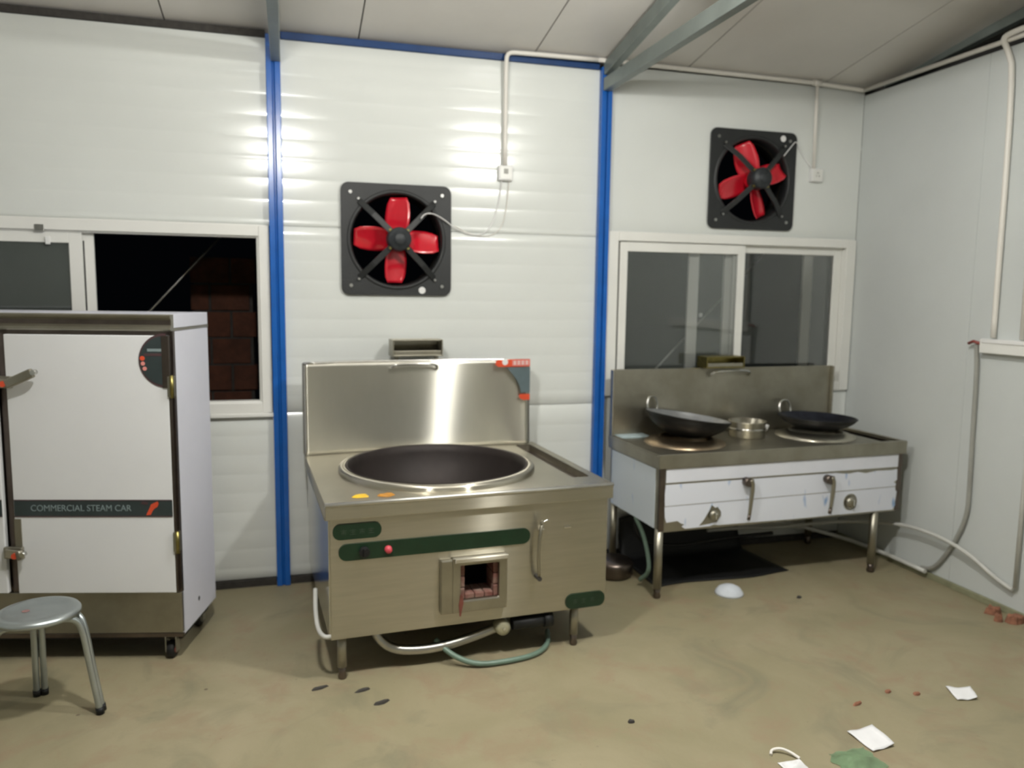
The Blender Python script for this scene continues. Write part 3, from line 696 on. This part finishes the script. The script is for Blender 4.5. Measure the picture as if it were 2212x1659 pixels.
# film on the front: upper strip, middle, lower (torn)
MB().poly([rect(.050, RW-.052, .667, .745)], .0095, .0125, plane='xz').build('film_strip', m_film, Rg)
mid = [(.050,.655),(1.20,.655),(1.25,.648),(1.30,.645),(1.36,.652),(1.42,.640),(1.50,.650),(1.62,.648),(RW-.055,.652),(RW-.052,.585),(RW-.075,.572),(RW-.058,.56),(RW-.06,.545),(.048,.535),(.044,.60)]
MB().poly([mid], .0095, .0125, plane='xz').build('film_strip', m_filmblue, Rg)
low = [(.046,.530),(RW-.062,.540),(RW-.058,.52),(RW-.048,.51),(RW-.055,.44),(RW-.052,.425),(RW-.07,.397),(.9,.395),(.40,.40),(.36,.405),(.34,.398),(.18,.396),(.16,.408),(.175,.42),(.15,.43),(.13,.445),(.06,.44),(.05,.47)]
hole1 = [(.268,.404),(.30,.44),(.33,.485),(.348,.52),(.372,.503),(.385,.508),(.41,.478),(.412,.45),(.385,.42),(.34,.41)]
hole2 = circ(1.315, .468, .052, 18)
MB().poly([low, hole1, hole2], .0095, .0125, plane='xz').build('film_strip', m_filmblue, Rg)
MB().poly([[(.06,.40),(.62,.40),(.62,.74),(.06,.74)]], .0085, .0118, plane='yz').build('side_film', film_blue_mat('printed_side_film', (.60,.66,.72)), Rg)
# valves
for (a, z0, z1, s_) in ((.566, .645, .425, 1), (1.130, .625, .42, 1)):
    v = MB().cyl((a, 0, z0), .026, -.032, .012, axis='y', n=16).build('swing_valve', m_steeldark, Rg)
    MB().tube([(a+.012, -.022, z0+.016), (a+.024, -.026, z0-.02), (a+.018, -.026, z0-.10), (a+.012, -.024, z1+.03)], .016, 10, r_end=.009, smooth_path=1).build('lever', m_steel2, v)
    MB().tube([(a+.012, -.024, z1+.03), (a+.006, -.024, z1)], .010, 10).build('lever_end', m_steeldark, v)
for (a, z, r) in ((.362, .462, .030), (1.315, .468, .034)):
    k = MB().lathe([(r, .0095), (r, .0), (r*.75, -.010), (r*.5, -.012), (.0001, -.012)], (a, 0, z), axis='y', n=24).build('gas_knob', m_steel2, Rg)
    MB().box(a-.006, a+.006, -.024, -.011, z-r*.55, z+r*.55).build('knob_grip', m_polish, k, bevel=.003)
for a, b in ((.03,.035),(1.525,.035),(.03,.62),(1.525,.62)): leg(Rg, a, b, .40, r=.024)
# burner rings
for i, (ca, cb) in enumerate((C1, C2)):
    MB().lathe([(.245, RT-.012), (.24, RT-.002), (.20, RT+.012), (.175, RT+.022), (.162, RT+.022), (.155, RT-.02), (.15, RT-.08), (.0001, RT-.09)], (ca, cb, 0), n=56).build('burner_ring', m_steel if i else mat('heat_stained_steel', (.46,.38,.27), .35, metal=1, var=.4, vscale=6, col2=(.30,.22,.14)), Rg)
# splash
MB().box(0, 1.655, .637, .655, RT-.01, 1.238).build('splashback', m_steel2, Rg, bevel=.004)
for a_ in (-.002, 1.645): MB().box(a_, a_+.012, .610, .637, RT, 1.236).build('splash_return', m_steel, Rg, bevel=.003)
tapbox(Rg, .625, .905, 1.242, 1.315, .580, .690, .985, 1.222, m_brass, .635, .088)
MB().tube([(.02,.30,.395),(.05,.25,.30),(.06,.20,.18),(.045,.16,.10),(.02,.22,.04)], .013, 10, smooth_path=2).build('drain_hose', m_hosegreen, Rg)
MB().tube([(.10,.45,.395),(.10,.45,.20),(.35,.42,.14),(.70,.42,.17),(1.1,.45,.16)], .012, 10, smooth_path=2).build('gas_pipe', m_black, Rg)

# woks and pot on the range
def wok(a, b, z, R, depth, tilt, label, mo, mi, hang, zrot=0):
    x, y = topt(RNG, a, b)
    t = thing('wok', label, 'wok', (x, y, z), .045)
    prof = []
    for k in range(15):
        q = PI/2*.80*k/14; rr = max(.0001, R*math.sin(q)/math.sin(PI/2*.8)); prof.append((rr, depth*(1-math.cos(q))/(1-math.cos(PI/2*.8))))
    M = Matrix.Rotation(tilt, 4, 'Y')
    inner = [(r*.985 if r > .001 else r, h+.004) for r, h in prof]
    MB().lathe(prof+[(R+.004, depth+.002), (R, depth+.006)], n=56, mat=M).build('bowl', mo, t)
    MB().lathe(inner[:-1]+[(R*.99, depth+.005)], n=56, mat=M).build('inner_surface', mi, t)
    for ang in hang:
        c, s = math.cos(ang), math.sin(ang)
        def H(tn, out, up): return M @ Vector((c*(R*.97+out)-s*tn, s*(R*.97+out)+c*tn, depth-.012+up))
        h = MB().tube([H(-.055, 0, 0), H(-.062, .010, .04), H(-.045, .016, .085), H(0, .018, .095), H(.045, .016, .085), H(.062, .010, .04), H(.055, 0, 0)], .007, 8, smooth_path=2).build('loop_handle', m_polish, t)
    return t
wok(.365, .36, .845, .256, .130, math.radians(8), 'iron wok with grey inside tilted on the left burner', m_iron, m_wokin, (math.radians(120),))
wok(1.325, .36, .850, .240, .085, math.radians(1.5), 'flat black blued wok on the right burner', m_iron, m_wokblue, (math.radians(108),))
x_, y_ = topt(RNG, .86, .44)
t = thing('steel_pot', 'small stainless pot between the two woks on the range', 'pot', (x_, y_, RT-.012))
MB().lathe([(.0001, 0), (.105, 0), (.112, .006), (.112, .092), (.118, .098), (.118, .102), (.110, .102), (.108, .008), (.0001, .006)], n=40).build('pot_body', m_steel, t)
MB().lathe([(.1135,.050),(.1155,.053),(.1155,.058),(.1135,.061)], n=40).build('pot_band', m_polish, t)
x_, y_ = topt(RNG, 1.03, .545)
o = MB().lathe([(.0001,0),(.03,0),(.052,.022),(.06,.05),(.057,.05),(.03,.006),(.0001,.006)], n=28).build('small_bowl', m_white, loc=(x_, y_, RT-.012)); tag(o, 'small white bowl behind the right wok', 'bowl')
x_, y_ = topt(RNG, .13, .60)
o = MB().box(-.10, .10, -.05, .05, 0, .014).build('cleaning_cloth', mat('pale_blue_cloth', (.42,.52,.55), .85, var=.15, vscale=20), loc=(x_, y_, RT-.012), bevel=.005); tag(o, 'pale blue folded cloth behind the left wok', 'cloth')

# under the range
m = MB(); pts = []
rnd = random.Random(9)
outl = [(2.02,-.60),(2.35,-.615),(2.7,-.60),(2.93,-.56),(3.0,-.50),(2.98,-.3),(2.9,-.12),(2.4,-.09),(2.05,-.12),(1.99,-.3)]
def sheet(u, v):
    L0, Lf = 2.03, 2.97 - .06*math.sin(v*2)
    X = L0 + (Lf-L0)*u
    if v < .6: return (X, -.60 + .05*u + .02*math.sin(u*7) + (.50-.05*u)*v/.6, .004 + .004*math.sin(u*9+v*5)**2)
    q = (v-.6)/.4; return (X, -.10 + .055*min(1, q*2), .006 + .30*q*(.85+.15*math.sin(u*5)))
MB().grid(sheet, 24, 20).build('shade_sheet', m_black, solid=.004)  # black mat carried up the wall, standing in for the shade there
tag(bpy.data.objects['shade_sheet'], 'black mat extended up the wall to stand in for shade under the range', 'sheet')
o = MB().lathe([(.0001,0),(.10,0),(.115,.01),(.12,.08),(.11,.10),(.0001,.10)], n=28).build('metal_basin', m_steeldark, loc=(1.87,-.34,.001)); tag(o, 'dark round tin on the floor behind the range front left leg', 'tin')
o = MB().box(-.13,.13,-.07,.07,0,.09).build('stone_block', mat('grey_block', (.12,.115,.10), .85, var=.3, vscale=15, bump=.3), loc=(1.60,-.2,0), bevel=.01); tag(o, 'grey block in the shadow between the two stoves', 'block'); o.rotation_euler = (0,0,.2)

# ------------------------------------------------------------------ steamer cabinet
St = thing('steamer_cabinet', 'white two door rice steamer cabinet on casters, at left', 'steamer', (-.50, -.90, 0), -.23)
SW, SD, SB, STp = 1.45, .46, .122, 1.515
MB().box(-SW, -.004, .03, SD-.004, SB, STp).build('carcass', m_steeldark, St)
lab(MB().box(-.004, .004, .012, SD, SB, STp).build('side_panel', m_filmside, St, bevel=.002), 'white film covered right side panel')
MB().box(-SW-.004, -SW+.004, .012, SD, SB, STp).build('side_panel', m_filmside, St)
MB().box(-SW, .004, .004, .03, SB+.015, .330).build('kick_panel', m_steel2, St, bevel=.003)
MB().box(-SW, .004, .002, .03, SB-.004, SB+.015).build('bottom_rail', m_steeldark, St, bevel=.002)
m = MB().box(-.014, .005, .008, .03, .33, STp).box(-SW, -SW+.014, .008, .03, .33, STp).box(-.745, -.705, .016, .03, .33, STp).box(-SW, 0, .016, .03, 1.497, STp)
m.build('front_frame', m_steeldark, St)
# top cap with concave front channel
prof = [(-.012, 1.516), (-.020, 1.522), (-.018, 1.532), (-.004, 1.545), (-.004, 1.562), (-.016, 1.574), (-.018, 1.583), (-.010, 1.588), (.02, 1.588), (.02, 1.516)]
m = MB(); n = len(prof); a0, a1 = -SW-.01, .006
m.add([(a0, b, z) for b, z in prof]+[(a1, b, z) for b, z in prof], [(i, (i+1) % n, n+(i+1) % n, n+i) for i in range(n)]+[tuple(range(n)), tuple(range(n, 2*n))[::-1]])
m.build('cap_molding', m_steel2, St)
MB().box(a0+.004, a1-.004, -.006, -.002, 1.538, 1.568).build('cap_reflection', m_steeldark, St)  # dark brown strip paints the reflection in the concave cap front
MB().box(-.004, .005, .02, SD, 1.528, 1.588).box(-SW-.01, .0, .02, SD, 1.583, 1.588).build('cap_top', m_filmside, St, bevel=.002)
MB().box(.003, .0065, .02, SD, 1.516, 1.527).build('cap_edge', m_steel2, St)
def door(a0, a1, hinge_right):
    d = MB().box(a0, a1, -.018, .008, .336, 1.497).build('door', m_door, St, bevel=.004)
    MB().box(a0+.004, a1-.003, -.0205, -.0188, .692, .764).build('door_strip', m_dkgrey, d)
    MB().box(a0+.004, a1-.003, -.0212, -.0190, .7625, .767).box(a0+.004, a1-.003, -.0212, -.0190, .689, .6935).build('strip_border', m_maroon, d)
    return d
d1 = door(-.702, -.010, True); d2 = door(-1.435, -.748, False)
MB().box(-.010, -.002, -.018, .004, .34, 1.497).build('door_edge', m_steeldark, St)
for d, ac in ((d1, -.41), (d2, -1.13)):
    text('strip_lettering', 'COMMERCIAL STEAM CAR', .040, m_labeltext, d, (ac, -.0212, .728), sx=.92)
MB().box(-.034, -.002, -.0245, -.004, 1.268, 1.497).build('hinge_strip', m_steeldark, St, bevel=.002)
fl = MB().poly([[(-.128,.697),(-.108,.699),(-.100,.716),(-.090,.728),(-.078,.735),(-.072,.750),(-.076,.760),(-.088,.755),(-.105,.747),(-.112,.730),(-.120,.715)]], -.0222, -.0210, plane='xz').build('flame_mark', m_orange, d1)
MB().poly([[(-.148,.748),(-.12,.745),(-.118,.757),(-.145,.760)]], -.0222, -.0210, plane='xz').build('flame_tip', m_maroon, d1)
# half disc badge
def half(r, cx, cz, n=28): return [(cx-r*math.sin(PI*k/n), cz+r*math.cos(PI*k/n)) for k in range(n+1)]
bd = MB().poly([half(.120, -.014, 1.388)], -.0205, -.0185, plane='xz').build('round_badge', m_maroon, St)
MB().poly([half(.108, -.020, 1.388)], -.0216, -.0206, plane='xz').build('badge_field', m_dkgrey, bd)
MB().box(-.095, -.022, -.0226, -.0217, 1.428, 1.440).build('badge_line', m_labeltext, bd)
MB().box(-.110, -.022, -.0226, -.0217, 1.408, 1.420).build('badge_band', m_maroon, bd)
for k, (a, z) in enumerate(((-.117, 1.398), (-.115, 1.375), (-.108, 1.353))):
    MB().poly([circ(a, z, .0105 if k == 0 else .009, 14)], -.0232, -.0218, plane='xz').build('badge_character', m_orange if k == 0 else m_pink, bd)
text('badge_lettering', '蒸饭车' if False else 'STEAM', .016, m_labeltext, bd, (-.058, -.0230, 1.434)) if False else None
# latches
def latch(a, z, lever, dotc=True):
    l = MB().box(a-.045, a+.035, -.040, -.019, z-.028, z+.024).build('latch', m_steel2, St, bevel=.004)
    MB().bar((a-.03, -.050, z+.002), (a+.05, -.055, z-.004), .018, .040).build('latch_arm', m_steel, l, bevel=.004)
    if lever:
        MB().bar((a+.03, -.062, z-.008), (a+lever[0], -.075, z+lever[1]), .024, .040).build('latch_lever', m_steel2, l, bevel=.006)
        MB().cyl((a+lever[0]+.006, -.078, z+lever[1]+.002), .011, -.012, .012, axis='y', n=14).build('lever_tip', m_polish, l)
    MB().cyl((a+.018, -.062, z-.006), .013, -.010, .004, axis='y', n=18).build('red_button', m_orange, l)
latch(-.705, 1.292, (.150, .045)); latch(-.700, .532, (.055, .004))
MB().box(-.70, -.672, -.024, -.018, .55, .68).build('latch_shadow_plate', m_steel2, St)
for z in (1.275, .575):
    h = MB().box(-.012, .012, -.030, .006, z-.045, z+.045).build('hinge', m_steel2, St, bevel=.003)
    MB().tube([(.008, -.030, z-.05), (.008, -.030, z+.05)], .009, 10).build('hinge_pin', m_brass, h)
MB().lathe([(.0001,.0),(.011,.0),(.012,-.002)], (.0045, .22, .215), axis='x', n=16).build('drain_hole', m_black, St)
# casters
for a, b in ((-.065,.055),(-.065,.40),(-SW+.065,.055),(-SW+.065,.40)):
    c = MB().lathe([(.012,-.016),(.036,-.016),(.040,-.010),(.040,.010),(.036,.016),(.012,.016)], (a, b, .0405), axis='x', n=24).build('caster', m_black, St)
    MB().cyl((a, b, .0405), .020, -.020, .020, axis='x', n=16).build('caster_hub', m_caster if b < .2 else m_bolt, c)
    MB().box(a-.026, a-.021, b-.02, b+.02, .03, .115).box(a+.021, a+.026, b-.02, b+.02, .03, .115).box(a-.026, a+.026, b-.03, b+.03, .108, .122).build('caster_fork', m_bolt, c)
MB().box(-SW+.02, -.02, .06, SD-.05, .085, .122).build('heater_pan', m_black, St)

# ------------------------------------------------------------------ stool
tx, ty = -.968, -1.268
sl = thing('round_stool', 'round aluminium stool in front of the steamer cabinet', 'stool', (tx, ty, 0))
TZ = 0
MB().lathe([(.0001,.440),(.05,.441),(.105,.444),(.118,.449),(.132,.449),(.144,.445),(.150,.436),(.150,.424),(.146,.424),(.142,.434),(.0001,.432)], n=56).build('seat', m_alu, sl)
for ang in (math.radians(-3), math.radians(108), math.radians(208)):
    c, s = math.cos(ang), math.sin(ang)
    def L(rad, tn, z): return (c*rad-s*tn, s*rad+c*tn, z)
    lg = MB()
    for sgn in (-1, 1):
        lg.tube([L(.05, sgn*.055, .420), L(.10, sgn*.045, .420), L(.140, sgn*.022, .405), L(.160, sgn*.014, .36), L(.180, sgn*.014, .2), L(.207, sgn*.014, .02)], .0125, 12, smooth_path=2)
    lo = lg.build('leg', m_alu, sl)
    MB().tube([L(.206, -.014, .028), L(.209, -.014, .001)], .0155, 12).tube([L(.206, .014, .028), L(.209, .014, .001)], .0155, 12).build('foot_cap', m_black, lo)
lab(MB().poly([circ(-.045, .01, .014, 14)], .4415, .4425).build('seat_mark', mat('faded_red_mark', (.35,.20,.19), .5, metal=.3, var=.3, vscale=40), sl), 'small faded red mark')

# ------------------------------------------------------------------ litter on floor
def paper(cs, label, curl=.02, name='paper_sheet', mt=m_paper, seed=1):
    cx_ = sum(c[0] for c in cs)/4; cy_ = sum(c[1] for c in cs)/4
    P4 = [Vector((c[0]-cx_, c[1]-cy_, 0)) for c in cs]
    def fn(u, v):
        p = P4[0].lerp(P4[1], u).lerp(P4[3].lerp(P4[2], u), v)
        return (p.x, p.y, .004 + curl*(max(0, u-.6)/.4)**2 + .004*math.sin(u*5+v*3+seed)**2)
    o = MB().grid(fn, 8, 8).build(name, mt, loc=(cx_, cy_, 0), solid=.0015); tag(o, label, 'paper'); return o
paper([(2.079,-2.173),(2.20,-2.167),(2.189,-2.300),(2.083,-2.312)], 'larger white card on the floor at lower right', .010)
paper([(2.749,-1.978),(2.838,-2.022),(2.791,-2.105),(2.707,-2.085)], 'smaller white paper on the floor, nearer the right wall', .012, seed=4)
def crumple(x, y, w, d, h, label, cat, name, mt, seed, n=12):
    def fn(u, v):
        a, b = (u-.5)*w, (v-.5)*d
        e = math.sin(PI*u)*math.sin(PI*v)
        q = noise.noise(Vector((a*30+seed, b*30, 0)))
        return (a*(1+.25*q), b*(1+.25*noise.noise(Vector((a*25, b*25+seed, 3)))), .003+h*max(0, e*(.6+.9*q)))
    o = MB().grid(fn, n, n, smooth=False).build(name, mt, loc=(x, y, 0), solid=.001); tag(o, label, cat); return o
crumple(1.735, -2.315, .10, .07, .022, 'crumpled white tissue at the bottom edge of the floor', 'tissue', 'crumpled_tissue', m_paper, 3)
o = MB().tube([(1.695,-2.232,.005),(1.71,-2.212,.01),(1.74,-2.222,.018),(1.765,-2.245,.014),(1.785,-2.28,.005)], .0055, 8, smooth_path=2).build('plastic_strip', m_conduit); tag(o, 'curled cream plastic strip beside the crumpled tissue', 'strip')
crumple(1.985, -2.34, .17, .13, .018, 'thin green plastic bag scrap on the floor near lower edge', 'plastic bag', 'plastic_bag', m_greenbag, 8, 16)
o = MB().lathe([(.0001,.052),(.035,.048),(.062,.034),(.078,.012),(.082,0),(.079,0),(.06,.030),(.034,.044),(.0001,.048)], n=32).build('foam_shell', m_foam, loc=(2.405,-.775,.0)); tag(o, 'white domed foam piece on the floor before the range', 'foam piece')
specks = [(.094,-1.307,.040,.3,'dark sliver on the floor at the big stove front left foot'),(.272,-1.372,.045,.25,'dark sliver in front of the big stove left leg'),(.339,-1.49,.035,.4,'short dark sliver nearest the camera before the big stove'),(1.285,-1.888,.018,.8,'small dark pebble on open floor at centre'),
 (2.471,-1.948,.020,.6,'brown pebble left of the smaller paper'),(2.578,-1.996,.022,.6,'brown crumb beside the smaller paper'),(2.27,-2.00,.030,.35,'brown streak of grit on the right floor'),(2.76,-.93,.018,.8,'dark crumb on the floor before the range, right of the foam')]
for i, (x_, y_, r_, q_, lb_) in enumerate(specks):
    scrap(None, x_, y_, .0005, r_, m_dirt if i in (0,1,2,3,7) else m_rubble, 'floor_scrap', lb_, 'scrap', h=.008, seed=20+i, squash=q_, rz=.3)
for i, (x_, y_, s_) in enumerate(((3.66,-1.38,.05),(3.68,-1.50,.06),(3.60,-1.47,.03))):
    scrap(None, x_, y_, .0005, s_, m_rubble, 'brick_rubble', ('piece of brick rubble at the right wall, farthest','largest piece of brick rubble at the right wall','small brick chip beside the rubble')[i], 'rubble', h=.035, seed=40+i, squash=.8)
